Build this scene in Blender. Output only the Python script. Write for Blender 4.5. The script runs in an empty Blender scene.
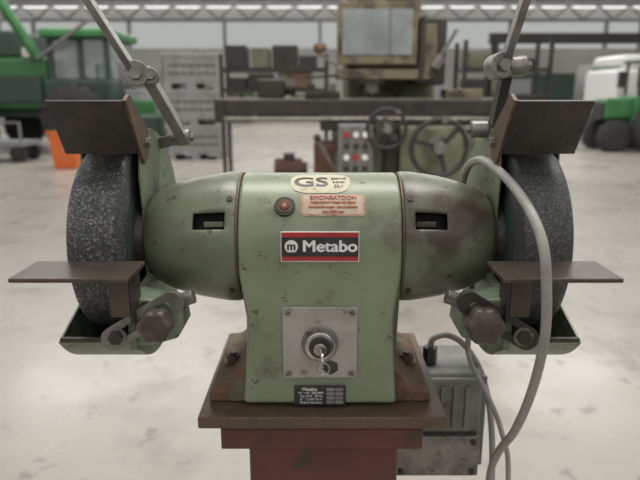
import bpy, bmesh, math, random
from mathutils import Vector, Matrix, Euler
random.seed(4)
sc=bpy.context.scene
col=sc.collection
SH=1.2   # shaft height above floor

# ---------------------------------------------------------------- materials
def mat(name,c1,c2=None,scale=20,rough=.5,metal=0,bump=0,bscale=None,lo=.35,hi=.65,rough2=None,detail=6,rust=None,ramount=.5,rscale=12,spec=.5,rust2=None,r2amount=.6,r2scale=60):
    m=bpy.data.materials.new(name); m.use_nodes=True
    nt=m.node_tree; N=nt.nodes; L=nt.links
    b=N['Principled BSDF']
    b.inputs['Roughness'].default_value=rough; b.inputs['Metallic'].default_value=metal
    b.inputs['Specular IOR Level'].default_value=spec
    tc=N.new('ShaderNodeTexCoord')
    def ramp(scale,lo,hi,det=6):
        n=N.new('ShaderNodeTexNoise'); n.inputs['Scale'].default_value=scale; n.inputs['Detail'].default_value=det; n.inputs['Roughness'].default_value=.6
        L.new(tc.outputs['Object'],n.inputs['Vector'])
        r=N.new('ShaderNodeMapRange'); r.inputs[1].default_value=lo; r.inputs[2].default_value=hi
        L.new(n.outputs['Fac'],r.inputs[0]); return n,r
    def mix(a,bb,f):
        x=N.new('ShaderNodeMix'); x.data_type='RGBA'
        for s,v in ((6,a),(7,bb)):
            if isinstance(v,tuple): x.inputs[s].default_value=(*v,1)
            else: L.new(v,x.inputs[s])
        L.new(f,x.inputs[0]); return x.outputs[2]
    if c2 is None: c2=tuple(v*.8 for v in c1)
    n,r=ramp(scale,lo,hi,detail)
    out=mix(c1,c2,r.outputs[0])
    if rust:
        n2,r2=ramp(rscale,ramount,ramount+.12,8)
        out=mix(out,rust,r2.outputs[0])
    if rust2:
        n3,r3=ramp(r2scale,r2amount,r2amount+.06,8)
        out=mix(out,rust2,r3.outputs[0])
    L.new(out,b.inputs['Base Color'])
    if bump:
        nb=N.new('ShaderNodeTexNoise'); nb.inputs['Scale'].default_value=bscale or scale*3; nb.inputs['Detail'].default_value=4
        L.new(tc.outputs['Object'],nb.inputs['Vector'])
        bp=N.new('ShaderNodeBump'); bp.inputs['Strength'].default_value=bump; bp.inputs['Distance'].default_value=.002
        L.new(nb.outputs['Fac'],bp.inputs['Height']); L.new(bp.outputs[0],b.inputs['Normal'])
    if rough2 is not None:
        mr=N.new('ShaderNodeMapRange'); mr.inputs[3].default_value=rough; mr.inputs[4].default_value=rough2
        L.new(r.outputs[0],mr.inputs[0]); L.new(mr.outputs[0],b.inputs['Roughness'])
    return m

GREEN=mat('worn_green_paint',(.215,.25,.16),(.17,.195,.125),scale=9,rough=.34,bump=.10,bscale=220,rust=(.115,.10,.07),ramount=.56,rscale=13,rust2=(.07,.05,.035),r2amount=.64,r2scale=70)
GREEN2=mat('dirty_green_bell',(.155,.18,.115),(.105,.11,.072),scale=12,rough=.33,bump=.12,bscale=220,rust=(.06,.045,.033),ramount=.50,rscale=8,rust2=(.05,.035,.025),r2amount=.62,r2scale=60)
GREEN3=mat('guard_green_paint',(.185,.23,.15),(.135,.165,.11),scale=12,rough=.42,bump=.1,bscale=150,rust=(.07,.06,.045),ramount=.54,rscale=16,rust2=(.05,.04,.03),r2amount=.60,r2scale=70)
FOOT=mat('rusty_green_casting',(.115,.12,.07),(.13,.07,.038),scale=28,rough=.75,bump=.5,bscale=300,lo=.40,hi=.55,rust=(.07,.04,.025),ramount=.52,rscale=40)
BROWN=mat('rusty_brown_steel',(.13,.08,.052),(.08,.055,.038),scale=22,rough=.46,metal=.2,bump=.4,bscale=260,rust=(.18,.095,.05),ramount=.6,rscale=60)
DARKST=mat('dark_oily_steel',(.052,.043,.036),(.03,.026,.023),scale=30,rough=.42,metal=.2,bump=.2,bscale=260,rust=(.085,.057,.04),ramount=.58,rscale=40)
REST=mat('tool_rest_steel',(.11,.085,.065),(.07,.055,.045),scale=35,rough=.34,metal=.4,bump=.2,bscale=300,rust=(.15,.105,.07),ramount=.62,rscale=30)
STEEL=mat('worn_grey_steel',(.27,.255,.23),(.15,.14,.125),scale=30,rough=.40,metal=.5,bump=.2,bscale=260,rust=(.11,.07,.045),ramount=.58,rscale=50)
PLATE=mat('brushed_switch_plate',(.45,.43,.40),(.33,.31,.285),scale=25,rough=.36,metal=.5,bump=.1,bscale=300,rust=(.19,.14,.09),ramount=.60,rscale=45)
CHROME=mat('chromed_metal',(.6,.59,.57),(.3,.27,.23),scale=60,rough=.22,metal=.9)
BLACK=mat('black_plastic',(.02,.02,.02),(.035,.03,.027),scale=60,rough=.4)
KNOBM=mat('greasy_black_knob',(.035,.03,.026),(.08,.06,.044),scale=60,rough=.40,bump=.3,bscale=300)
SHADE=mat('cavity_shade',(.006,.006,.006),rough=.9)  # near-black colour standing in for the shade inside openings
RED=mat('sign_red',(.42,.03,.03),(.30,.025,.025),scale=40,rough=.4)
WHITE=mat('print_white',(.76,.75,.71),rough=.5)
INKR=mat('print_redbrown',(.36,.09,.045),rough=.6)
LABEL=mat('yellowed_label',(.54,.49,.35),(.42,.37,.25),scale=50,rough=.5,rust=(.22,.17,.095),ramount=.58,rscale=50)
LABELR=mat('faded_warning_label',(.42,.20,.12),(.48,.30,.20),scale=70,rough=.5,rust=(.18,.1,.06),ramount=.58,rscale=80)
LABELW=mat('warning_label_ground',(.50,.40,.30),(.42,.30,.21),scale=60,rough=.5,rust=(.22,.14,.09),ramount=.60,rscale=70)
REDBTN=mat('red_button',(.20,.055,.03),(.12,.035,.025),scale=80,rough=.45)
PEDRED=mat('pedestal_red_paint',(.12,.032,.025),(.08,.027,.02),scale=14,rough=.42,bump=.2,bscale=200,rust=(.05,.028,.02),ramount=.54,rscale=20)
CABLE=mat('grey_cable_rubber',(.31,.30,.275),(.24,.23,.205),scale=30,rough=.5,bump=.1,bscale=200)
BOXG=mat('weathered_grey_box',(.20,.20,.18),(.125,.13,.115),scale=22,rough=.6,bump=.3,bscale=200,rust=(.09,.06,.045),ramount=.58,rscale=30)
TEAL=mat('wheel_disc_teal',(.025,.06,.052),(.035,.04,.035),scale=40,rough=.6)
def stone(name,vs,hi):
    m=bpy.data.materials.new(name); m.use_nodes=True
    nt=m.node_tree;N=nt.nodes;L=nt.links;b=N['Principled BSDF']
    tc=N.new('ShaderNodeTexCoord')
    v=N.new('ShaderNodeTexVoronoi'); v.inputs['Scale'].default_value=vs
    n=N.new('ShaderNodeTexNoise'); n.inputs['Scale'].default_value=30; n.inputs['Detail'].default_value=8
    L.new(tc.outputs['Object'],v.inputs['Vector']);L.new(tc.outputs['Object'],n.inputs['Vector'])
    r=N.new('ShaderNodeValToRGB'); r.color_ramp.elements[0].color=(.028,.028,.028,1); r.color_ramp.elements[1].color=(hi,hi,hi*.97,1)
    r.color_ramp.elements[0].position=.1; r.color_ramp.elements[1].position=1
    e=r.color_ramp.elements.new(.75); e.color=(.09,.09,.088,1)
    s=N.new('ShaderNodeSeparateColor'); L.new(v.outputs['Color'],s.inputs[0]); L.new(s.outputs[0],r.inputs[0])
    x=N.new('ShaderNodeMix'); x.data_type='RGBA'; x.blend_type='MULTIPLY'; x.inputs[0].default_value=.4
    L.new(r.outputs[0],x.inputs[6]); L.new(n.outputs['Fac'],x.inputs[7]); L.new(x.outputs[2],b.inputs['Base Color'])
    bp=N.new('ShaderNodeBump'); bp.inputs['Strength'].default_value=.9; bp.inputs['Distance'].default_value=.002
    L.new(s.outputs[0],bp.inputs['Height']); L.new(bp.outputs[0],b.inputs['Normal']); b.inputs['Roughness'].default_value=.42
    return m
STONE=stone('coarse_grinding_stone',470,.27)
STONE2=stone('fine_grinding_stone',620,.16)
FLOOR=mat('painted_concrete_floor',(.36,.335,.295),(.30,.278,.243),scale=.8,rough=.22,rough2=.38,bump=.04,bscale=12,rust=(.26,.24,.21),ramount=.52,rscale=2.0,detail=9,rust2=(.21,.195,.17),r2amount=.60,r2scale=6)
WALL=mat('hall_wall_paint',(.40,.39,.365),(.34,.33,.31),scale=.6,rough=.8)
CEIL=mat('ceiling_panel',(.55,.55,.53),rough=.8)
TRUSS=mat('truss_steel',(.22,.22,.21),rough=.6)
HGREEN=mat('harvester_green',(.045,.17,.055),(.03,.12,.04),scale=3,rough=.4)
DKGREEN=mat('dark_machine_green',(.03,.055,.04),rough=.5)
TYRE=mat('tyre_rubber',(.03,.03,.03),rough=.8)
YEL=mat('rim_yellow',(.4,.32,.08),rough=.5)
GREYP=mat('machine_grey',(.22,.225,.22),rough=.5)
CRATE=mat('grey_plastic_crate',(.34,.345,.335),(.26,.265,.255),scale=4,rough=.55)
ORANGE=mat('orange_plastic',(.75,.16,.03),rough=.45)
OLIVE=mat('mill_olive_paint',(.17,.18,.11),(.11,.115,.07),scale=6,rough=.45,rust=(.06,.045,.03),ramount=.54,rscale=5)
OCHRE=mat('mill_oily_ochre',(.17,.14,.085),(.10,.078,.048),scale=7,rough=.40,rust=(.05,.037,.025),ramount=.48,rscale=7)
MDARK=mat('mill_dark_iron',(.045,.038,.032),(.026,.022,.019),scale=9,rough=.42,metal=.2)
WOOD=mat('old_wood',(.19,.12,.07),(.12,.075,.045),scale=6,rough=.7)
VANW=mat('vehicle_white',(.72,.72,.70),rough=.3)
GLASS=mat('tinted_glass',(.25,.275,.265),(.16,.18,.175),scale=4,rough=.12)
RUSTRED=mat('rust_red_iron',(.11,.05,.032),(.07,.032,.022),scale=15,rough=.7)
# window glazing; grey tint added to dim the daylight seen through it
PANE=bpy.data.materials.new('dimmed_window_glazing'); PANE.use_nodes=True
_n=PANE.node_tree; _n.nodes.remove(_n.nodes['Principled BSDF']); _t=_n.nodes.new('ShaderNodeBsdfTransparent'); _t.inputs[0].default_value=(.52,.53,.52,1)
_n.links.new(_t.outputs[0],_n.nodes['Material Output'].inputs[0])

# ---------------------------------------------------------------- mesh helpers
def empty(name,loc=(0,0,0)):
    e=bpy.data.objects.new(name,None); e.location=loc; e.empty_display_size=.1; col.objects.link(e); return e
def obj(name,bm,m,parent=None,smooth=False,bev=0,seg=2,ang=35):
    me=bpy.data.meshes.new(name); bmesh.ops.recalc_face_normals(bm,faces=bm.faces)
    bm.to_mesh(me); bm.free(); me.materials.append(m)
    o=bpy.data.objects.new(name,me); col.objects.link(o)
    if parent: o.parent=parent
    if smooth or bev:
        for p in me.polygons: p.use_smooth=True
        if not bev:
            me.set_sharp_from_angle(angle=math.radians(ang))
    if bev:
        md=o.modifiers.new('b','BEVEL'); md.width=bev; md.segments=seg; md.limit_method='ANGLE'; md.angle_limit=math.radians(ang); md.harden_normals=True
    return o
def box(name,p,c,s,m,rot=None,bev=.0015):
    bm=bmesh.new(); bmesh.ops.create_cube(bm,size=1)
    for v in bm.verts: v.co=Vector((v.co.x*s[0],v.co.y*s[1],v.co.z*s[2]))
    R=Matrix.Identity(3)
    if rot: R=Euler([math.radians(a) for a in rot]).to_matrix()
    for v in bm.verts: v.co=R@v.co+Vector(c)
    return obj(name,bm,m,p,bev=bev)
def bx(name,p,x0,x1,y0,y1,z0,z1,m,bev=.0015):
    return box(name,p,((x0+x1)/2,(y0+y1)/2,(z0+z1)/2),(abs(x1-x0),abs(y1-y0),abs(z1-z0)),m,bev=bev)
def frame(d,up=Vector((0,0,1))):
    d=d.normalized()
    if abs(d.dot(up))>.98: up=Vector((0,1,0))
    a=d.cross(up).normalized(); b=a.cross(d).normalized(); return a,b
def cyl(name,p,p0,p1,r,m,seg=32,r2=None,bev=0):
    p0=Vector(p0);p1=Vector(p1); a,b=frame(p1-p0); r2=r if r2 is None else r2
    bm=bmesh.new(); A=[];B=[]
    for i in range(seg):
        t=2*math.pi*i/seg; d=a*math.cos(t)+b*math.sin(t)
        A.append(bm.verts.new(p0+d*r)); B.append(bm.verts.new(p1+d*r2))
    for i in range(seg):
        j=(i+1)%seg; bm.faces.new((A[i],A[j],B[j],B[i]))
    bm.faces.new(A[::-1]); bm.faces.new(B)
    return obj(name,bm,m,p,smooth=True,bev=bev)
def bar(name,p,p0,p1,w,t,m,up=(0,0,1),bev=.001,ext=0):
    p0=Vector(p0);p1=Vector(p1); d=(p1-p0).normalized(); p0=p0-d*ext;p1=p1+d*ext
    a,b=frame(d,Vector(up)); bm=bmesh.new(); vs=[]
    for q in (p0,p1):
        for sa,sb in ((-1,-1),(1,-1),(1,1),(-1,1)):
            vs.append(bm.verts.new(q+a*sa*t/2+b*sb*w/2))
    for f in ((0,1,2,3),(4,5,6,7),(0,1,5,4),(1,2,6,5),(2,3,7,6),(3,0,4,7)): bm.faces.new([vs[i] for i in f])
    return obj(name,bm,m,p,bev=bev)
def lathe(name,p,prof,m,c=(0,0,0),axis='x',seg=72,bev=0,ang=35,skip=None):
    bm=bmesh.new(); rings=[]
    for (u,r) in prof:
        ring=[]
        if r<1e-6:
            co={'x':(u,0,0),'y':(0,u,0),'z':(0,0,u)}[axis]; ring=[bm.verts.new(Vector(co)+Vector(c))]
        else:
            for i in range(seg):
                t=2*math.pi*i/seg; A=r*math.cos(t);B=r*math.sin(t)
                co={'x':(u,A,B),'y':(A,u,B),'z':(A,B,u)}[axis]; ring.append(bm.verts.new(Vector(co)+Vector(c)))
        rings.append(ring)
    for k,(R,S) in enumerate(zip(rings,rings[1:])):
        um=(prof[k][0]+prof[k+1][0])/2
        for i in range(seg):
            j=(i+1)%seg
            if skip and skip(um,(i+.5)*360/seg): continue
            if len(R)==1 and len(S)==1: continue
            if len(R)==1: bm.faces.new((R[0],S[i],S[j]))
            elif len(S)==1: bm.faces.new((R[i],R[j],S[0]))
            else: bm.faces.new((R[i],R[j],S[j],S[i]))
    if not skip and len(rings[0])>1 and (rings[0][0].co-rings[-1][0].co).length>1e-6:
        bm.faces.new(rings[0]); 
        if len(rings[-1])>1: bm.faces.new(rings[-1])
    return obj(name,bm,m,p,smooth=True,bev=bev,ang=ang)
def prism(name,p,poly,axis,lo,hi,m,bev=.001,seg=2,ang=35,smooth=False,fn=None,cuts=0):
    bm=bmesh.new(); rows=[]
    n=cuts+2
    for k in range(n):
        u=lo+(hi-lo)*k/(n-1); row=[]
        for (a,b) in poly:
            co={'x':(u,a,b),'y':(a,u,b),'z':(a,b,u)}[axis]
            if fn: co=fn(co)
            row.append(bm.verts.new(co))
        rows.append(row)
    L=len(poly)
    for R,S in zip(rows,rows[1:]):
        for i in range(L):
            j=(i+1)%L; bm.faces.new((R[i],R[j],S[j],S[i]))
    bm.faces.new(rows[0]); bm.faces.new(rows[-1])
    return obj(name,bm,m,p,bev=bev,seg=seg,ang=ang,smooth=smooth)
def tube(name,p,pts,r,m,sub=10,seg=14):
    P=[Vector(q) for q in pts]; Q=[P[0]*2-P[1]]+P+[P[-1]*2-P[-2]]; S=[]
    for i in range(1,len(Q)-2):
        a,b,c,d=Q[i-1],Q[i],Q[i+1],Q[i+2]
        for k in range(sub):
            t=k/sub
            S.append(.5*((2*b)+(c-a)*t+(2*a-5*b+4*c-d)*t*t+(3*b-a-3*c+d)*t**3))
    S.append(P[-1]); bm=bmesh.new(); rows=[]
    up=Vector((.3,.5,.8)).normalized()
    for i,s in enumerate(S):
        d=(S[min(i+1,len(S)-1)]-S[max(i-1,0)]).normalized()
        a=(up-d*up.dot(d)).normalized(); up=a; b=d.cross(a)
        rows.append([bm.verts.new(s+(a*math.cos(2*math.pi*k/seg)+b*math.sin(2*math.pi*k/seg))*r) for k in range(seg)])
    for R,T in zip(rows,rows[1:]):
        for i in range(seg):
            j=(i+1)%seg; bm.faces.new((R[i],R[j],T[j],T[i]))
    bm.faces.new(rows[0]);bm.faces.new(rows[-1])
    return obj(name,bm,m,p,smooth=True,ang=60)
def text(name,p,body,size,loc,m,tilt=90,fn=None,ext=.0003,sx=1,bold=0):
    bm=bmesh.new()
    offs=[(0,0)] if not bold else [(-bold,0),(0,0),(bold,0),(0,bold*.7),(0,-bold*.7)]
    cu=bpy.data.curves.new(name,'FONT'); cu.body=body; cu.size=size; cu.align_x='CENTER'; cu.align_y='CENTER'; cu.extrude=ext
    t=bpy.data.objects.new(name+'_t',cu); col.objects.link(t)
    dg=bpy.context.evaluated_depsgraph_get(); me=bpy.data.meshes.new_from_object(t.evaluated_get(dg))
    bpy.data.objects.remove(t)
    R=Euler((math.radians(tilt),0,0)).to_matrix()
    base=[v.co.copy() for v in me.vertices]; polys=[list(pp.vertices) for pp in me.polygons]
    for k,(ox,oy) in enumerate(offs):
        vs=[]
        for c0 in base:
            c=Vector((c0.x*sx+ox,c0.y+oy,c0.z+k*.00002))
            vs.append(bm.verts.new((R@c)+Vector(loc) if fn is None else Vector(fn(c))))
        for f in polys:
            try: bm.faces.new([vs[i] for i in f])
            except Exception: pass
    return obj(name,bm,m,p)

# ================================================================= BENCH GRINDER (local origin on shaft axis)
G=empty('bench_grinder',(0,0,SH))
R=.09
poly=[]
for i in range(0,33):
    t=math.pi*i/32; poly.append((-R*math.cos(t),R*math.sin(t)))
for z in (-.03,-.06,-.09,-.13,-.17,-.2,-.213): poly.append((R+ (0.004 if z<-.19 else 0),z))
bot=[(-R-(0.004 if z<-.19 else 0),z) for z in (-.213,-.2,-.17,-.13,-.09,-.06,-.03)]
poly+=bot
def wfn(co):
    x,y,z=co
    w=1.0
    if z<-.02: w=1-.09*min(1,(-.02-z)/.07)
    if z<-.12: w=.91+.06*min(1,(-.12-z)/.09)
    return (x*w,y,z)
prism('motor_housing',G,poly,'x',-.107,.107,GREEN,bev=.006,seg=4,fn=wfn,cuts=6,ang=40)
def foot_profile(s):
    return [(s*.090,-.10),(s*.096,-.135),(s*.106,-.165),(s*.120,-.186),(s*.132,-.196),(s*.152,-.200),(s*.154,-.217),(s*.08,-.217)]
for s in (-1,1):
    prism('base_foot',G,foot_profile(s),'y',-.082,.12,FOOT,bev=.005,seg=3,ang=25)
    cyl('foot_washer',G,(s*.13,0,-.1985),(s*.13,0,-.192),.014,BROWN)
    cyl('foot_bolt_head',G,(s*.13,0,-.193),(s*.13,0,-.183),.0105,RUSTRED,seg=6,bev=.001)
    cyl('foot_bolt_stud',G,(s*.13,0,-.183),(s*.13,0,-.178),.005,DARKST,seg=16)
def vent(um,t):
    um=abs(um)
    if not (.122<um<.165): return False
    ph=(180-t)%360
    return abs(ph-27)<7.5 or abs(ph-153)<7.5
for s in (-1,1):
    pr=[(.107,.0865),(.1085,.089),(.112,.0915),(.122,.0915),(.1285,.0912),(.135,.0902),(.1425,.0892),(.151,.0877),(.165,.0853),(.175,.083),(.19,.079),(.205,.0742),(.216,.0695),(.226,.064),(.234,.058),(.237,.052),(.237,.02)]
    b=lathe('end_bell',G,[(s*u,r) for u,r in pr],GREEN2,seg=96,ang=50,skip=vent)
    md=b.modifiers.new('s','SOLIDIFY'); md.thickness=.005; md.offset=-1
    lathe('bell_dark_lining',G,[(s*.109,0),(s*.109,.077),(s*.165,.07),(s*.23,.04),(s*.23,0)],SHADE,seg=48)  # dark lining paints the shade behind the vent slots
    lathe('bell_seam_ring',G,[(s*.1065,.0),(s*.1065,.0905),(s*.1085,.0905),(s*.1085,0)],BROWN,seg=96)
    a=math.radians(24); q=Vector((0,-math.cos(a),math.sin(a)))
    bar('vent_rib',G,Vector((s*.124,0,0))+q*.083,Vector((s*.150,0,0))+q*.082,.007,.004,GREEN2,up=(0,0,1))
    for a in (45,-38):
        t=math.radians(a); cyl('bell_screw',G,(s*.117,-.088*math.cos(t),.088*math.sin(t)),(s*.117,-.0935*math.cos(t),.0935*math.sin(t)),.004,DARKST,seg=12)

def patch(name,x0,x1,f0,f1,m,r=R+.0006,round_=.25):
    bm=bmesh.new(); nx,nf=24,12; g=[]
    H=math.radians(f1-f0)*r; W=x1-x0; cr=round_*H
    for i in range(nf+1):
        v=i/nf; d=min(v,1-v)*H; ins=0
        if d<cr: ins=cr-math.sqrt(max(0,cr*cr-(cr-d)**2))
        f=math.radians(f0+(f1-f0)*v)
        g.append([bm.verts.new((x0+ins+(W-2*ins)*k/nx,-r*math.cos(f),r*math.sin(f))) for k in range(nx+1)])
    for i in range(nf):
        for k in range(nx): bm.faces.new((g[i][k],g[i][k+1],g[i+1][k+1],g[i+1][k]))
    return obj(name,bm,m,G,smooth=True)
def onc(xc,fc,r=R+.001):
    def f(co):
        a=math.radians(fc)+co.y/r; rr=r+co.z
        return (xc+co.x,-rr*math.cos(a),rr*math.sin(a))
    return f
patch('approval_label',-.039,.040,52,81,LABEL,round_=.4)
text('approval_text',G,'GS',.030,None,BLACK,fn=onc(-.012,66),bold=.0006,sx=1.3)
for i,t in enumerate(('gepruft','sicher','22-1')):
    text('approval_small',G,t,.007,None,BLACK,fn=onc(.025,72-i*6))
patch('warning_label',-.0245,.058,30,50.5,LABELR,round_=.1)
patch('warning_label_field',-.0215,.055,31.5,49,LABELW,r=R+.0009,round_=.05)
for i,(t,sz) in enumerate((('SIMONSATDON',.0085),('veiligheidsbril dragen bij slijpen',.0048),('Schutzbrille tragen  eye protection',.0045),('max 3000 rpm',.0048))):
    text('warning_text',G,t,sz,None,INKR,fn=onc(.017,46.5-i*4.3,R+.0013),bold=.0002)
f=math.radians(38); n=Vector((0,-math.cos(f),math.sin(f))); c=Vector((-.0455,0,0))
cyl('button_bezel',G,c+n*(R-.002),c+n*(R+.004),.0135,DARKST,bev=.001)
cyl('button_ring',G,c+n*(R+.0035),c+n*(R+.0048),.0102,BROWN,bev=.0005)
cyl('button_cap',G,c+n*(R+.004),c+n*(R+.0065),.0062,REDBTN,bev=.001)
cyl('button_dot',G,c+n*(R+.006),c+n*(R+.0070),.0024,LABELR,bev=.0003)
t5=5
box('sign_rim',G,(0,-.0908,.008),(.1005,.0015,.0395),WHITE,rot=(-t5,0,0),bev=.0005)
box('sign_plate',G,(0,-.0915,.008),(.098,.002,.037),RED,rot=(-t5,0,0),bev=.0008)
box('sign_panel',G,(0,-.0926,.008),(.098,.0008,.025),BLACK,rot=(-t5,0,0),bev=.0002)
text('sign_text',G,'Metabo',.0205,(.0125,-.0932,.0085),WHITE,tilt=90-t5,bold=.0007,sx=1.12)
cyl('sign_emblem',G,(-.0365,-.0928,.0085),(-.0365,-.0936,.0085),.0085,WHITE)
text('sign_emblem_letter',G,'m',.015,(-.0365,-.0939,.009),BLACK,tilt=90-t5,bold=.0005)
box('switch_plate',G,(0,-.0915,-.124),(.099,.003,.101),PLATE,bev=.0012)
for sx in(-1,1):
    for sz in (-1,1):
        x=sx*.042; z=-.124+sz*.043
        cyl('plate_screw',G,(x,-.093,z),(x,-.0952,z),.0042,STEEL,seg=20,bev=.0006)
        box('screw_slot',G,(x,-.0953,z),(.007,.0005,.001),SHADE,rot=(0,30*sx,0),bev=0)
cyl('switch_escutcheon',G,(0,-.0925,-.124),(0,-.0965,-.124),.0245,STEEL,bev=.001,seg=48)
cyl('switch_ring',G,(0,-.096,-.124),(0,-.106,-.124),.0200,CHROME,bev=.002,seg=48)
cyl('switch_core',G,(0,-.1035,-.124),(0,-.109,-.124),.0145,DARKST,bev=.001,seg=40)
cyl('key_barrel',G,(0,-.107,-.124),(0,-.115,-.124),.0085,CHROME,bev=.001)
bar('key_shank',G,(0,-.114,-.124),(.002,-.126,-.127),.009,.0025,CHROME)
lathe('key_bow',G,[(-.0011,0),(-.0011,.011),(.0011,.011),(.0011,0)],CHROME,c=(.003,-.133,-.130),seg=32)
tube('key_ring',G,[(.004+.008*math.cos(a),-.138,-.139+.008*math.sin(a)) for a in [i*math.pi/6 for i in range(13)]],.0008,CHROME,sub=3,seg=8)
prism('key_tag',G,[(.004,-.131),(.013,-.127),(.022,-.131),(.023,-.141),(.014,-.147),(.005,-.142)],'y',-.1385,-.136,DARKST,bev=.0005)
box('name_plate',G,(0,-.0955,-.1985),(.069,.002,.029),BLACK,bev=.0006)
text('name_plate_title',G,'Metabo',.0066,(-.014,-.0967,-.189),WHITE,bold=.0001)
for i in range(4):
    text('name_plate_text',G,('Nr 1190  220/380V','Typ 7210   50 Hz','S1  1,2 kW 3,6 A','Made in Germany')[i],.0043,(-.012,-.0967,-.1945-i*.0047),WHITE)
for i in range(4):
    for j in range(2):
        box('name_plate_field',G,(.014+j*.012,-.0967,-.1895-i*.0062),(.0105,.0004,.0045),STEEL if (i+j)%2 else GREYP,bev=0)

GC=(0,-.008); GR=.159
def gp(th,r): 
    t=math.radians(th); return (GC[0]-r*math.cos(t),GC[1]-r*math.sin(t))
for s in (-1,1):
    X=lambda v: s*v
    wp=[(.250,0),(.250,.119),(.2535,.1235),(.258,.125),(.304,.125),(.309,.1235),(.312,.118),(.312,0)]
    lathe('grinding_wheel',G,[(X(u),r) for u,r in wp],STONE if s<0 else STONE2,seg=128,ang=60)
    lathe('wheel_flange',G,[(X(.2385),0),(X(.2385),.048),(X(.2485),.052),(X(.2505),.052),(X(.2505),0)],DARKST)
    lathe('wheel_paper_disc',G,[(X(.2492),0),(X(.2492),.082),(X(.2502),.082),(X(.2502),0)],TEAL)
    lathe('outer_flange',G,[(X(.311),0),(X(.311),.05),(X(.316),.046),(X(.318),.02),(X(.318),0)],DARKST)
    cyl('spindle_shaft',G,(X(.23),0,0),(X(.325),0,0),.012,STEEL)
    cyl('spindle_nut',G,(X(.318),0,0),(X(.3245),0,0),.02,STEEL,seg=6)
    A0,A1=40,280; n=48
    strip=[gp(A0+(A1-A0)*i/n,GR) for i in range(n+1)]+[gp(A1-(A1-A0)*i/n,GR-.003) for i in range(n+1)]
    lo,hi=sorted((X(.239),X(.331)))
    prism('guard_band',G,strip,'x',lo,hi,GREEN3,bev=.0006,ang=50)
    sp=[gp(A0+(A1-A0)*i/n,GR) for i in range(n+1)]+[(-.045,.095),(-.040,.05),(-.036,0),(-.040,-.045),(-.062,-.078)]
    lo,hi=sorted((X(.2365),X(.2395)));prism('guard_inner_plate',G,sp,'x',lo,hi,GREEN3,bev=.0006,ang=50)
    A2=268
    so=[gp(A0+(A2-A0)*i/n,GR) for i in range(n+1)]+[(.005,.10),(.006,.0),(-.01,-.05),(-.05,-.085)]
    lo,hi=sorted((X(.3305),X(.3335)));prism('guard_outer_plate',G,so,'x',lo,hi,GREEN3,bev=.0006,ang=50)
    y0,z0=gp(A0,GR-.004)
    bar('guard_lip',G,(X(.241),y0,z0),(X(.331),y0,z0),.006,.006,DARKST)
    ptop=Vector((0,-.128,.190)); pbot=Vector((0,-.086,.126))
    d=(pbot-ptop); nn=Vector((0,-d.z,d.y)).normalized()*.0016
    pl=[ptop+nn,pbot+nn,pbot-nn,ptop-nn]
    lo,hi=sorted((X(.226),X(.314))); prism('spark_deflector',G,[(v.y,v.z) for v in pl],'x',lo,hi,DARKST,bev=.0006)
    lo,hi=sorted((X(.2215),X(.2265)))
    prism('deflector_flange',G,[(-.128,.190),(-.082,.124),(-.070,.110),(-.050,.118),(-.045,.150),(-.112,.198)],'x',lo,hi,BROWN,bev=.0006)
    prism('deflector_foot',G,[(-.086,.130),(-.03,.1515),(-.028,.148),(-.086,.126)],'x',*sorted((X(.240),X(.312))),GREEN3,bev=.0006)
    cyl('deflector_bolt',G,(X(.2375),-.058,.137),(X(.216),-.058,.137),.007,STEEL,seg=6)
    if s<0: x0,x1=-.343,-.212
    else: x0,x1=.202,.334
    bx('tool_rest_table',G,x0,x1,-.202,-.131,-.0045,.0005,REST,bev=.0008)
    bx('rest_upright',G,X(.250),X(.224),-.158,-.150,-.062,-.004,REST,bev=.001)
    bx('rest_upright_side',G,X(.227),X(.222),-.158,-.125,-.07,-.004,DARKST,bev=.001)
    arm_c=Vector((X(.2165),-.146,-.071)); ang=math.radians(-32 if s>0 else 32)
    def stad(L,r,k=10):
        pts=[]
        for i in range(k+1):
            a=-math.pi/2+math.pi*i/k; pts.append((L/2+r*math.cos(a),r*math.sin(a)))
        for i in range(k+1):
            a=math.pi/2+math.pi*i/k; pts.append((-L/2+r*math.cos(a),r*math.sin(a)))
        return pts
    outer=stad(.088,.0145); inner=stad(.072,.0055); bm=bmesh.new(); V=[]
    for yy in (-.149,-.142):
        for pts in (outer,inner):
            V.append([bm.verts.new((arm_c.x+a*math.cos(ang)-b*math.sin(ang),yy,arm_c.z+a*math.sin(ang)+b*math.cos(ang))) for a,b in pts])
    nn_=len(outer)
    for i in range(nn_):
        j=(i+1)%nn_
        bm.faces.new((V[0][i],V[0][j],V[1][j],V[1][i])); bm.faces.new((V[2][i],V[2][j],V[3][j],V[3][i]))
        bm.faces.new((V[0][i],V[0][j],V[2][j],V[2][i])); bm.faces.new((V[1][i],V[1][j],V[3][j],V[3][i]))
    obj('slotted_arm',bm,STEEL if s<0 else DARKST,G,bev=.0008)
    prism('rest_bracket',G,[(X(.2395),-.045),(X(.19),-.050),(X(.173),-.060),(X(.170),-.085),(X(.178),-.100),(X(.205),-.108),(X(.2395),-.112)],'y',-.135,-.085,GREEN3,bev=.005,seg=3)
    prism('rest_bracket_web',G,[(-.14,-.05),(-.03,-.04),(-.03,-.10),(-.10,-.135),(-.14,-.112)],'x',*sorted((X(.2275),X(.2365))),GREEN3,bev=.001)
    cyl('bracket_stub',G,(X(.178),-.11,-.058),(X(.160),-.11,-.052),.009,STEEL,bev=.001)
    kc=Vector((X(.195),-.135,-.071)) ; kd=Vector((X(-.03),-1,.10)).normalized(); ks=1.0 if s<0 else 1.12
    cyl('clamp_screw',G,kc,kc+kd*.03,.006,STEEL)
    cyl('clamp_washer',G,kc+kd*.014,kc+kd*.018,.014,STEEL)
    bm=bmesh.new(); a_,b_=frame(kd); rings=[]
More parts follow.
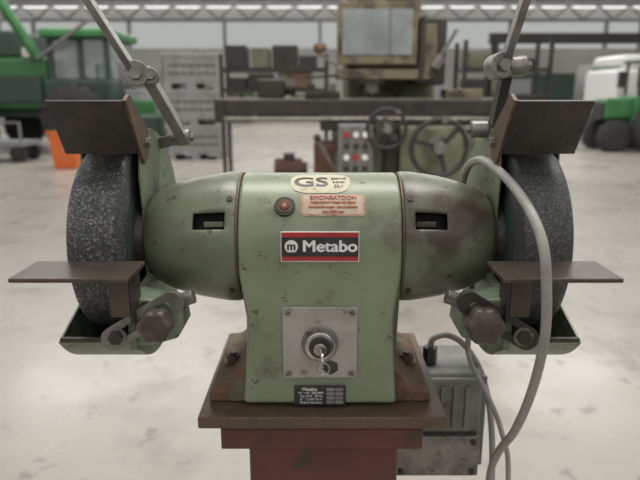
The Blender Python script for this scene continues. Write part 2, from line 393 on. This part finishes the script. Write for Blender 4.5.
    for (u,sc_) in ((.018,.7),(.021,.92),(.026,1),(.040,1),(.045,.93),(.047,.8)):
        ring=[]
        for i in range(60):
            t=2*math.pi*i/60; rr=.0195*ks*sc_*(1+.07*math.cos(6*t)); ring.append(bm.verts.new(kc+kd*u+(a_*math.cos(t)+b_*math.sin(t))*rr))
        rings.append(ring)
    for Ra,Rb in zip(rings,rings[1:]):
        for i in range(60):
            j=(i+1)%60; bm.faces.new((Ra[i],Ra[j],Rb[j],Rb[i]))
    bm.faces.new(rings[0]);bm.faces.new(rings[-1]); obj('clamp_knob',bm,KNOBM,G,smooth=True,ang=40)
    e=Vector((X(.248),-.149,-.090)); cyl('arm_bolt',G,e,e+Vector((0,-.008,0)),.009,DARKST,seg=6)
    cyl('arm_bolt_washer',G,e+Vector((0,.001,0)),e+Vector((0,-.002,0)),.012,STEEL)

def knuckle(c,ax,r=.014,l=.026):
    c=Vector(c);ax=Vector(ax).normalized()
    cyl('shield_knuckle',G,c-ax*l/2,c+ax*l/2,r,STEEL,bev=.002)
    cyl('shield_knuckle_bolt',G,c-ax*(l/2+.006),c+ax*(l/2+.006),r*.5,STEEL,seg=6)
bar('shield_arm_upper',G,(-.243,-.01,.222),(-.29,-.06,.325),.020,.009,STEEL,up=(0,1,0),ext=.006)
knuckle((-.243,-.008,.222),(.2,-1,.1),r=.017)
knuckle((-.225,-.004,.219),(.2,-1,.1),r=.011,l=.022)
bar('shield_arm_link',G,(-.25,-.004,.222),(-.222,-.002,.220),.02,.008,STEEL)
bar('shield_arm_lower',G,(-.232,.0,.222),(-.2,.055,.135),.024,.014,STEEL,up=(0,1,0),ext=.006)
knuckle((-.2,.055,.135),(1,0,0),r=.012,l=.02)
bar('shield_arm_anchor',G,(-.2,.055,.135),(-.24,.06,.125),.016,.008,STEEL)
bar('shield_arm_upper',G,(.243,-.01,.238),(.256,-.05,.33),.018,.010,STEEL,up=(0,1,0),ext=.006)
knuckle((.236,-.008,.232),(.2,-1,.1),r=.017)
knuckle((.260,-.008,.232),(1,0,.1),r=.013,l=.024)
bar('shield_arm_link',G,(.236,-.006,.232),(.262,-.006,.232),.026,.012,STEEL)
bar('shield_arm_lower',G,(.250,.0,.232),(.243,.02,.150),.022,.013,DARKST,up=(0,1,0),ext=.006)
knuckle((.225,.03,.148),(1,0,0),r=.012,l=.024)

# ================================================================= PEDESTAL
P=empty('grinder_pedestal',(0,0,0))
bx('mounting_plate',P,-.162,.168,-.12,.165,SH-.2345,SH-.2175,BROWN,bev=.002)
bx('top_channel_web',P,-.135,.14,-.105,.15,SH-.2445,SH-.2345,PEDRED,bev=.001)
bx('top_channel_front',P,-.135,.14,-.105,-.097,SH-.275,SH-.2445,PEDRED,bev=.002)
bx('top_channel_back',P,-.135,.14,.142,.15,SH-.275,SH-.2445,PEDRED,bev=.002)
bx('pedestal_column',P,-.10,.11,-.085,.12,.02,SH-.2445,PEDRED,bev=.006)
bx('pedestal_foot_plate',P,-.22,.22,-.2,.24,0,.02,PEDRED,bev=.003)
for sx in(-1,1):
    for sy in (-.16,.2): cyl('anchor_bolt',P,(sx*.18,sy,.02),(sx*.18,sy,.035),.014,DARKST,seg=6)
for sx in (-.12,.13): cyl('mount_bolt_nut',P,(sx,0,SH-.257),(sx,0,SH-.2445),.012,DARKST,seg=6)

E=empty('electrical_junction_box',(0,0,0))
bx('box_body',E,.112,.268,.06,.18,SH-.43,SH-.245,BOXG,bev=.008)
bx('box_lid',E,.118,.262,.05,.062,SH-.345,SH-.25,BOXG,bev=.004)
bx('box_cover',E,.125,.264,.045,.062,SH-.425,SH-.35,STEEL,bev=.004)
for x in(.135,.252):
    for z in (.36,.415): cyl('cover_screw',E,(x,.046,SH-z),(x,.042,SH-z),.005,DARKST,seg=12)
for i in range(6): bx('lid_rib',E,.135+i*.02,.143+i*.02,.046,.051,SH-.335,SH-.262,BOXG,bev=.001)
cyl('cable_gland',E,(.185,.1,SH-.247),(.185,.1,SH-.215),.012,BLACK,seg=6)
for i in range(5): bx('cooling_fin',E,.268,.276,.07+.02*i,.076+.02*i,SH-.42,SH-.255,BOXG,bev=.001)
cyl('cable_gland_lower',E,(.24,.1,SH-.43),(.24,.1,SH-.455),.012,BLACK,seg=6)

def lw(pts): return [(x,y,z+SH) for x,y,z in pts]
tube('power_cable',None,lw([(.215,.15,-.10),(.223,.12,.0),(.2185,.07,.08),(.2195,0,.108),(.2245,-.08,.103),(.234,-.15,.079),(.2395,-.203,.044),(.244,-.217,-.008),(.2515,-.205,-.071),(.257,-.17,-.151),(.259,-.12,-.236),(.262,-.05,-.318),(.275,.02,-.42),(.285,.04,-.60),(.295,.05,-.95),(.32,.1,-1.17),(.5,.25,-1.194),(.8,.4,-1.194)]),.0057,CABLE)
tube('power_cable.001',None,lw([(.185,.1,-.215),(.190,.1,-.200),(.215,.1,-.195),(.245,.095,-.215),(.275,.09,-.27),(.29,.07,-.36),(.300,.07,-.55),(.31,.08,-.9),(.34,.12,-1.17),(.45,.3,-1.1945),(.8,.6,-1.1945)]),.0052,CABLE)
tube('power_cable.002',None,lw([(.226,.02,-.06),(.222,-.0,-.13),(.232,.03,-.20),(.262,.03,-.26),(.292,.03,-.33),(.31,.03,-.42),(.318,.05,-.7),(.34,.1,-1.15),(.45,.38,-1.1955),(.7,.75,-1.1955)]),.0042,CABLE)

# ================================================================= HALL
box('floor',None,(0,11,-.05),(52,43,.1),FLOOR,bev=0)
YB=32
w=empty('wall_back')
bx('wall_panel',w,-25,25,YB,YB+.2,0,3.6,WALL,bev=0)
bx('wall_header',w,-25,25,YB,YB+.2,5.0,5.6,WALL,bev=0)
for i in range(11): bx('window_mullion',w,-25+i*5-.08,-25+i*5+.08,YB,YB+.2,3.6,5.0,TRUSS,bev=0)
wn=bx('window_1',None,-25,25,YB+.09,YB+.11,3.6,5.0,PANE,bev=0)
for nme,x in (('wall_left',-25.1),('wall_right',25.1)):
    bx(nme,None,x-.1,x+.1,-10,YB,0,4.0,WALL,bev=0)
bx('wall_front',None,-25,25,-10.2,-10,0,3.6,WALL,bev=0)
c=empty('ceiling')
for i in range(10):
    y0=-9.2+i*4.2; bx('roof_panel',c,-25,25,y0,y0+1.9,5.6,5.7,CEIL,bev=0)
for k in range(5):
    t=empty('roof_truss' if k==0 else 'roof_truss.%03d'%k); y=8+k*5.6
    bx('chord_bottom',t,-25,25,y-.08,y+.08,4.75,4.87,TRUSS,bev=0); bx('chord_top',t,-25,25,y-.08,y+.08,5.48,5.6,TRUSS,bev=0)
    for i in range(33):
        x=-24.5+i*1.5; bar('web',t,(x,y,4.85),(x+.75,y,5.5),.08,.06,TRUSS,bev=0); bar('web',t,(x+.75,y,5.5),(x+1.5,y,4.85),.08,.06,TRUSS,bev=0)
for k,(x,y) in enumerate(((-11,19.2),(11.5,19.2),(-16,30.4),(2.5,30.4),(16,30.4),(9.5,30.4))):
    bx('steel_column' if k==0 else 'steel_column.%03d'%k,None,x-.12,x+.12,y-.12,y+.12,0,4.75,TRUSS,bev=0)
cg=empty('crane_girder')
bx('girder_beam',cg,6,24,21.2,21.5,3.05,3.4,MDARK,bev=.01)
for x in (6.2,13,20): bx('girder_post',cg,x-.12,x+.12,21.25,21.45,0,3.05,MDARK,bev=0)

# ================================================================= MILLING MACHINE
MM=empty('milling_machine',(0,0,0))
bx('mill_base',MM,.0,1.25,3.7,5.3,0,.22,OLIVE,bev=.03)
bx('mill_column',MM,.22,1.0,4.5,5.25,.22,2.0,OLIVE,bev=.04)
bx('mill_knee',MM,.10,1.20,3.95,4.55,.45,1.12,OLIVE,bev=.03)
bx('knee_front_panel',MM,.62,1.22,3.85,3.97,.55,1.14,OLIVE,bev=.02)
bx('knee_side_casting',MM,.50,.62,3.88,3.97,.7,1.05,MDARK,bev=.02)
cyl('knee_screw',MM,(.6,4.2,.2),(.6,4.2,.5),.07,MDARK)
bx('mill_saddle',MM,.0,1.25,3.93,4.55,1.10,1.215,MDARK,bev=.01)
bx('mill_table',MM,-.78,1.5,3.98,4.36,1.235,1.335,MDARK,bev=.008)
for i in range(3): bx('table_rib',MM,-.78,1.5,4.03+i*.11,4.09+i*.11,1.334,1.348,STEEL,bev=.003)
bx('table_trough',MM,-.70,1.42,3.955,3.98,1.215,1.24,MDARK,bev=.003)
cyl('feed_shaft',MM,(-.75,3.93,1.19),(1.45,3.93,1.19),.018,STEEL)
for x in (-.80,1.50): bx('table_end_bracket',MM,x-.03,x+.05,3.95,4.38,1.16,1.345,MDARK,bev=.01)
bx('table_underframe',MM,-.5,1.35,4.0,4.3,1.19,1.24,MDARK,bev=.005)
def handwheel(c,r,p=MM,tilt=0):
    c=Vector(c)
    tube('handwheel_rim',p,[(c.x+r*math.cos(2*math.pi*i/12),c.y,c.z+r*math.sin(2*math.pi*i/12)) for i in range(13)],r*.10,BLACK,sub=4,seg=10)
    cyl('handwheel_hub',p,c+Vector((0,.06,0)),c+Vector((0,-.04,0)),r*.22,STEEL)
    for k in range(3):
        a=math.radians(20+tilt+120*k); bar('handwheel_spoke',p,c,c+Vector((r*math.cos(a),0,r*math.sin(a))),r*.16,.02,BLACK)
    a=math.radians(60+tilt); q=c+Vector((r*math.cos(a),0,r*math.sin(a))); cyl('handwheel_grip',p,q,q+Vector((0,-.1,0)),r*.11,STEEL)
handwheel((.50,3.70,1.13),.145)
cyl('handwheel_axle',MM,(.50,3.74,1.13),(.50,3.95,1.13),.04,STEEL)
cyl('dial_collar',MM,(.50,3.78,1.13),(.50,3.86,1.13),.075,OLIVE)
handwheel((.875,3.58,1.0),.205,tilt=25)
cyl('handwheel_axle',MM,(.875,3.58,1.0),(.875,3.9,1.0),.055,OLIVE)
cyl('dial_collar',MM,(.875,3.62,1.0),(.875,3.70,1.0),.085,STEEL)
bar('feed_lever',MM,(1.12,3.85,1.0),(1.30,3.7,1.18),.025,.025,STEEL); cyl('feed_lever_knob',MM,(1.28,3.71,1.16),(1.32,3.68,1.21),.03,BLACK)
bx('control_panel_box',MM,.14,.40,3.72,3.9,.76,1.16,GREYP,bev=.01)
bx('control_panel_face',MM,.155,.385,3.71,3.722,.775,1.145,STEEL,bev=.003)
for i in range(3):
    for j in range(4):
        m_=(BLACK,WHITE,BLACK,RED,BLACK,WHITE)[(i*2+j)%6]
        cyl('panel_button',MM,(.20+i*.07,3.712,.83+j*.085),(.20+i*.07,3.69,.83+j*.085),.022,m_,seg=16)
bar('shift_lever',MM,(.12,3.8,.8),(-.02,3.7,1.05),.02,.02,STEEL); 
cyl('lever_knob',MM,(-.01,3.7,1.04),(-.03,3.69,1.08),.025,BLACK)
bx('coolant_pump',MM,-.05,.12,3.95,4.3,.75,1.0,RUSTRED,bev=.01)
bx('mill_head',MM,.20,.78,4.0,4.7,1.56,2.45,OCHRE,bev=.04)
bx('window_frame_outer',MM,.13,.74,3.92,4.0,1.60,2.05,OCHRE,bev=.01)
bx('window_pane',MM,.17,.70,3.912,3.925,1.67,2.0,GLASS,bev=.002)
bx('window_bar',MM,.52,.54,3.905,3.92,1.67,2.0,STEEL,bev=.002)
cyl('spindle_nose',MM,(.42,4.12,1.58),(.42,4.12,1.46),.13,OCHRE,r2=.10)
cyl('spindle_quill',MM,(.42,4.12,1.46),(.42,4.12,1.39),.06,STEEL)
cyl('spindle_cutter',MM,(.42,4.12,1.39),(.42,4.12,1.352),.045,MDARK)
bx('overarm_slide',MM,.12,.86,3.95,4.05,1.49,1.57,OCHRE,bev=.01)
bx('head_side_motor',MM,.74,.98,4.0,4.4,1.45,1.95,MDARK,bev=.02)
bx('head_side_cover',MM,.76,.9,3.97,4.01,1.5,1.9,OCHRE,bev=.01)
cyl('head_pipe',MM,(.78,3.94,1.95),(.78,3.94,1.48),.02,MDARK)
bar('head_lever',MM,(.9,3.95,1.62),(1.02,3.85,1.85),.022,.022,STEEL); cyl('head_lever_ball',MM,(.88,3.94,1.58),(.93,3.93,1.66),.04,STEEL)
bar('quill_lever',MM,(.14,3.95,1.58),(-.04,3.88,1.70),.02,.02,STEEL)
lathe('quill_lever_knob',MM,[(0,0),(.01,.04),(.04,.055),(.07,.04),(.08,0)],WOOD,c=(-.0,3.88,1.68),axis='z',seg=24)
bar('quill_lever',MM,(.14,3.95,1.52),(-.12,3.88,1.50),.02,.02,MDARK)
bx('machine_vise_body',MM,-.12,.16,4.02,4.3,1.348,1.40,MDARK,bev=.01)
bx('machine_vise_jaw',MM,-.10,-.04,4.04,4.28,1.40,1.46,MDARK,bev=.005); bx('machine_vise_jaw',MM,.06,.13,4.04,4.28,1.40,1.46,STEEL,bev=.005)
bx('dividing_head',MM,-.5,-.28,4.05,4.28,1.348,1.50,MDARK,bev=.02)
cyl('dividing_head_chuck',MM,(-.28,4.16,1.43),(-.2,4.16,1.43),.06,MDARK)
bx('clamp_block',MM,1.0,1.3,4.05,4.28,1.348,1.42,OCHRE,bev=.01)

# ================================================================= pallet crates
def crate(x,y,z,w=1.2,d=1.0,h=.72,suf=''):
    e=empty('pallet_crate'+suf,(x,y,z))
    bx('crate_wall_front',e,-w/2,w/2,-d/2,-d/2+.03,.14,h,CRATE,bev=.008); bx('crate_wall_back',e,-w/2,w/2,d/2-.03,d/2,.14,h,CRATE,bev=.008)
    bx('crate_wall_side',e,-w/2,-w/2+.03,-d/2,d/2,.14,h,CRATE,bev=.008); bx('crate_wall_side',e,w/2-.03,w/2,-d/2,d/2,.14,h,CRATE,bev=.008)
    bx('crate_floor',e,-w/2,w/2,-d/2,d/2,.12,.15,CRATE,bev=.005)
    bx('crate_rim',e,-w/2-.015,w/2+.015,-d/2-.02,-d/2+.01,h-.07,h,CRATE,bev=.008)
    for k in range(3):
        xx=-w/2+.08+k*(w-.16)/2; bx('crate_runner',e,xx-.08,xx+.08,-d/2,d/2,0,.12,CRATE,bev=.005)
    for k in range(8):
        xx=-w/2+.05+k*(w-.1)/7; bx('crate_rib',e,xx-.012,xx+.012,-d/2-.018,-d/2,.16,h-.08,CRATE,bev=.003)
    for zz in (.3,.46): bx('crate_vent_shade',e,-w/2+.12,w/2-.12,-d/2-.003,-d/2+.002,zz,zz+.03,SHADE,bev=0)  # flat dark strips paint the shade of vent slots
k=0
for zz in range(3):
    crate(-2.62,12.3,zz*.72,suf='' if k==0 else '.%03d'%k); k+=1
for zz in range(2):
    crate(-4.0,14.2,zz*.72,suf='.%03d'%k); k+=1

ob=empty('orange_waste_bin',(-4.75,10.5,0))
prism('bin_body',ob,[(-.2,0),(.2,0),(.27,.66),(-.27,.66)],'y',-.22,.22,ORANGE,bev=.02)
bx('bin_rim',ob,-.29,.29,-.24,.24,.64,.69,ORANGE,bev=.01)
bx('bin_mouth_shade',ob,-.25,.25,-.20,.20,.68,.695,SHADE,bev=.0)  # dark sheet paints the shade inside the bin

def vwheel(p,c,r,w,rim=YEL,axis='y'):
    x,y,z=c
    lathe('vehicle_tyre',p,[(-w/2,r*.5),(-w/2,r*.88),(-w*.38,r),(w*.38,r),(w/2,r*.88),(w/2,r*.5)],TYRE,c=c,axis=axis,seg=40)
    lathe('vehicle_rim',p,[(-w*.42,0),(-w*.42,r*.2),(-w*.30,r*.25),(-w*.36,r*.5),(-w*.5,r*.54),(w*.5,r*.54),(w*.3,0)],rim,c=c,axis=axis,seg=40)
    for i in range(18):
        a=2*math.pi*i/18
        if axis=='y': box('tyre_lug',p,(x+r*math.cos(a),y,z+r*math.sin(a)),(.06,w*.95,.05),TYRE,rot=(0,-math.degrees(a)+90,12),bev=0)

H=empty('combine_harvester',(0,0,0))
bx('harvester_body',H,-10.5,-6.15,13.2,15.6,1.0,2.15,HGREEN,bev=.1)
bx('engine_panel',H,-7.6,-6.3,13.1,13.22,1.15,1.75,DKGREEN,bev=.03)
bx('grain_tank',H,-10.2,-6.9,13.4,15.4,2.15,2.75,DKGREEN,bev=.08)
bx('cab_base',H,-6.2,-4.7,13.0,15.0,1.1,1.65,DKGREEN,bev=.05)
bx('cab_glass',H,-6.0,-4.75,13.1,14.9,1.65,2.55,GLASS,bev=.05)
for x in (-6.02,-5.35,-4.76): 
    bx('cab_pillar',H,x-.06,x+.06,13.05,13.15,1.6,2.6,DKGREEN,bev=.01)
bx('cab_roof',H,-6.2,-4.6,12.9,15.0,2.55,2.75,HGREEN,bev=.06)
bx('platform',H,-6.2,-4.5,12.7,13.1,1.05,1.12,DARKST,bev=.01)
for i in range(4): bx('ladder_step',H,-4.9,-4.4,12.75,12.95,.3+i*.25,.34+i*.25,DARKST,bev=.005)
for x in(-4.9,-4.4): bar('ladder_rail',H,(x,12.8,.3),(x,12.8,2.0),.04,.04,DKGREEN)
bar('unloading_auger',H,(-6.3,13.1,2.1),(-6.9,12.6,3.5),.22,.22,HGREEN,bev=.08)
bar('handrail',H,(-6.3,13.0,2.1),(-4.9,12.6,2.9),.06,.06,STEEL)
bx('feeder_house',H,-4.8,-3.9,13.6,14.8,.55,1.2,HGREEN,bev=.05)
bx('header_reel',H,-4.3,-3.6,12.9,16,.35,.9,DKGREEN,bev=.1)
bx('header_skid',H,-4.2,-3.7,13,15.9,0,.36,DARKST,bev=.03)
bx('chassis',H,-10.3,-5,13.6,15.2,.8,1.15,DKGREEN,bev=.03)
vwheel(H,(-5.5,13.0,.78),.78,.5); vwheel(H,(-5.5,15.4,.78),.78,.5); vwheel(H,(-7.9,13.0,.5),.5,.35); vwheel(H,(-7.9,15.4,.5),.5,.35)
bx('side_lamp',H,-6.65,-6.35,13.05,13.2,2.15,2.35,WHITE,bev=.02)

C2=empty('flat_cart',(0,0,0))
bx('cart_deck',C2,-7.3,-5.95,11.2,12.0,.32,.42,GREYP,bev=.01)
for x in (-7.1,-6.1):
    for y in (11.3,11.9): cyl('cart_wheel',C2,(x,y-.04,.16),(x,y+.04,.16),.16,TYRE)
    bar('cart_leg',C2,(x,11.6,.16),(x,11.6,.34),.08,.7,DARKST,up=(1,0,0))
for x in (-7.25,-6.0): bar('cart_rail',C2,(x,11.25,.42),(x,11.25,.8),.04,.04,GREYP)
bar('cart_rail',C2,(-7.25,11.25,.8),(-6.0,11.25,.8),.04,.04,GREYP)

def rack(name,x0,x1,y,h,levels,seed):
    random.seed(seed); e=empty(name)
    for x in (x0,x1):
        for yy in (y,y+.6): bx('rack_post',e,x-.03,x+.03,yy-.03,yy+.03,0,h,MDARK,bev=0)
    for z in levels:
        bx('rack_shelf',e,x0,x1,y-.03,y+.63,z-.06,z,MDARK,bev=0)
        x=x0+.05
        while x<x1-.35:
            w_=random.uniform(.15,.4); hh=random.uniform(.12,.36)
            bx('stored_part',e,x,x+w_,y+.03,y+.5,z,z+hh,random.choice([MDARK,GREYP,WOOD,BLACK,OLIVE,BLACK]),bev=.01); x+=w_+random.uniform(.02,.1)
    return e
rack('storage_rack',-1.5,.1,8.6,1.95,(1.1,1.45,1.75),3)
rack('storage_rack.001',2.2,3.5,8.6,2.15,(.5,.95,1.35,1.75),8)
WP=empty('wooden_pallet')
for i in range(5): bx('pallet_board',WP,-.75,.05,7.4+i*.17,7.52+i*.17,.10,.125,WOOD,bev=0)
for x in (-.72,-.38,-.04): bx('pallet_bearer',WP,x,x+.09,7.4,8.2,0,.10,WOOD,bev=0)
EM=empty('scrap_electric_motor')
cyl('motor_barrel',EM,(-.65,7.75,.30),(-.25,7.75,.30),.17,RUSTRED,bev=.02); cyl('motor_end',EM,(-.25,7.75,.30),(-.18,7.75,.30),.12,DARKST)
bx('motor_foot',EM,-.6,-.3,7.6,7.9,.125,.2,RUSTRED,bev=.01); bx('motor_terminal_box',EM,-.52,-.36,7.66,7.84,.44,.54,DARKST,bev=.01)

T=empty('white_box_truck',(0,0,0))
bx('truck_cab',T,7.75,9.6,15.3,17.3,.75,2.0,VANW,bev=.15)
bx('truck_roof',T,7.9,9.6,15.35,17.25,1.9,2.35,VANW,bev=.15)
bx('truck_side_window',T,8.3,9.2,15.27,15.32,1.5,2.05,BLACK,bev=.03)
bx('truck_windscreen',T,7.84,7.92,15.5,17.1,1.45,2.1,GLASS,bev=.03)
bx('truck_bumper',T,7.6,7.95,15.3,17.3,.4,.8,DARKST,bev=.05)
bx('truck_cargo_box',T,9.8,14,15.1,17.5,.9,3.2,VANW,bev=.05)
bx('truck_chassis',T,7.8,14,15.6,17,.5,.75,DARKST,bev=.02)
bx('truck_mirror',T,7.7,7.85,15.0,15.15,1.5,1.9,BLACK,bev=.02); bar('mirror_arm',T,(7.8,15.1,1.7),(7.95,15.35,1.7),.03,.03,BLACK)
vwheel(T,(8.5,15.4,.45),.45,.3,GREYP); vwheel(T,(12.6,15.4,.45),.45,.3,GREYP); vwheel(T,(8.5,17.2,.45),.45,.3,GREYP); vwheel(T,(12.6,17.2,.45),.45,.3,GREYP)
TR=empty('green_tractor',(0,0,0))
bx('tractor_hood',TR,6.75,7.5,13.6,14.3,.75,1.25,HGREEN,bev=.08)
bx('tractor_grille',TR,6.7,6.77,13.65,14.25,.75,1.15,BLACK,bev=.01)
bx('tractor_body',TR,7.4,8.2,13.5,14.4,.6,1.3,HGREEN,bev=.05)
bx('tractor_seat',TR,7.7,8.0,13.8,14.1,1.3,1.65,BLACK,bev=.03)
for x in (7.55,8.15):
    for y in (13.55,14.35): bar('rollbar_post',TR,(x,y,1.25),(x,y,2.05),.05,.05,DARKST)
bx('tractor_canopy',TR,7.45,8.3,13.45,14.45,2.05,2.12,DKGREEN,bev=.02)
vwheel(TR,(7.0,13.5,.36),.36,.25,DKGREEN); vwheel(TR,(7.9,13.35,.55),.55,.3,DKGREEN); vwheel(TR,(7.0,14.4,.36),.36,.25); vwheel(TR,(7.9,14.55,.55),.55,.3)
for k,(x0,x1,h,m_) in enumerate(((-9,-6.5,2.4,GREYP),(-5.5,-3.2,1.6,DKGREEN),(4.5,7.5,1.5,GREYP),(8.5,11.5,2.2,DKGREEN),(12.5,16,2.6,VANW))):
    e=empty('shipping_container' if k==0 else 'shipping_container.%03d'%k)
    bx('container_body',e,x0,x1,27,29.2,.12,h,m_,bev=.02)
    n=int((x1-x0)/.2)
    for i in range(n): bx('corrugation',e,x0+.1+i*.2,x0+.2+i*.2,26.96,27,.25,h-.12,m_,bev=0)
    bx('container_skid',e,x0,x1,27,29.2,0,.12,DARKST,bev=0)

# ================================================================= light, world, camera
wd=bpy.data.worlds.new('overcast'); sc.world=wd; wd.use_nodes=True
nt=wd.node_tree; bg=nt.nodes['Background']
bg.inputs[0].default_value=(.985,.985,.98,1); bg.inputs[1].default_value=1.6
def area(name,loc,rot,sx,sy,pw,colr=(1,.97,.93)):
    l=bpy.data.lights.new(name,'AREA'); l.shape='RECTANGLE'; l.size=sx; l.size_y=sy; l.energy=pw; l.color=colr
    o=bpy.data.objects.new(name,l); o.location=loc; o.rotation_euler=[math.radians(a) for a in rot]; col.objects.link(o); return o
area('overhead_fill',(.6,1.2,5.2),(0,0,0),4,1.2,190)  # overhead area lights added to brighten the hall, no fixtures there
area('overhead_fill.001',(0,12,5.2),(0,0,0),14,2,550)
area('overhead_fill.002',(0,22,5.2),(0,0,0),20,2,700)

cam=bpy.data.cameras.new('camera'); cam.lens=33.5; cam.sensor_width=36; cam.clip_start=.02; cam.clip_end=200
co=bpy.data.objects.new('camera',cam); col.objects.link(co); co.location=(0,-.826,1.4); co.rotation_euler=(math.radians(90-14),0,0)
cam.dof.use_dof=True; cam.dof.focus_distance=.75; cam.dof.aperture_fstop=5.2
sc.camera=co
sc.view_settings.view_transform='Standard'
sc.view_settings.look='None'
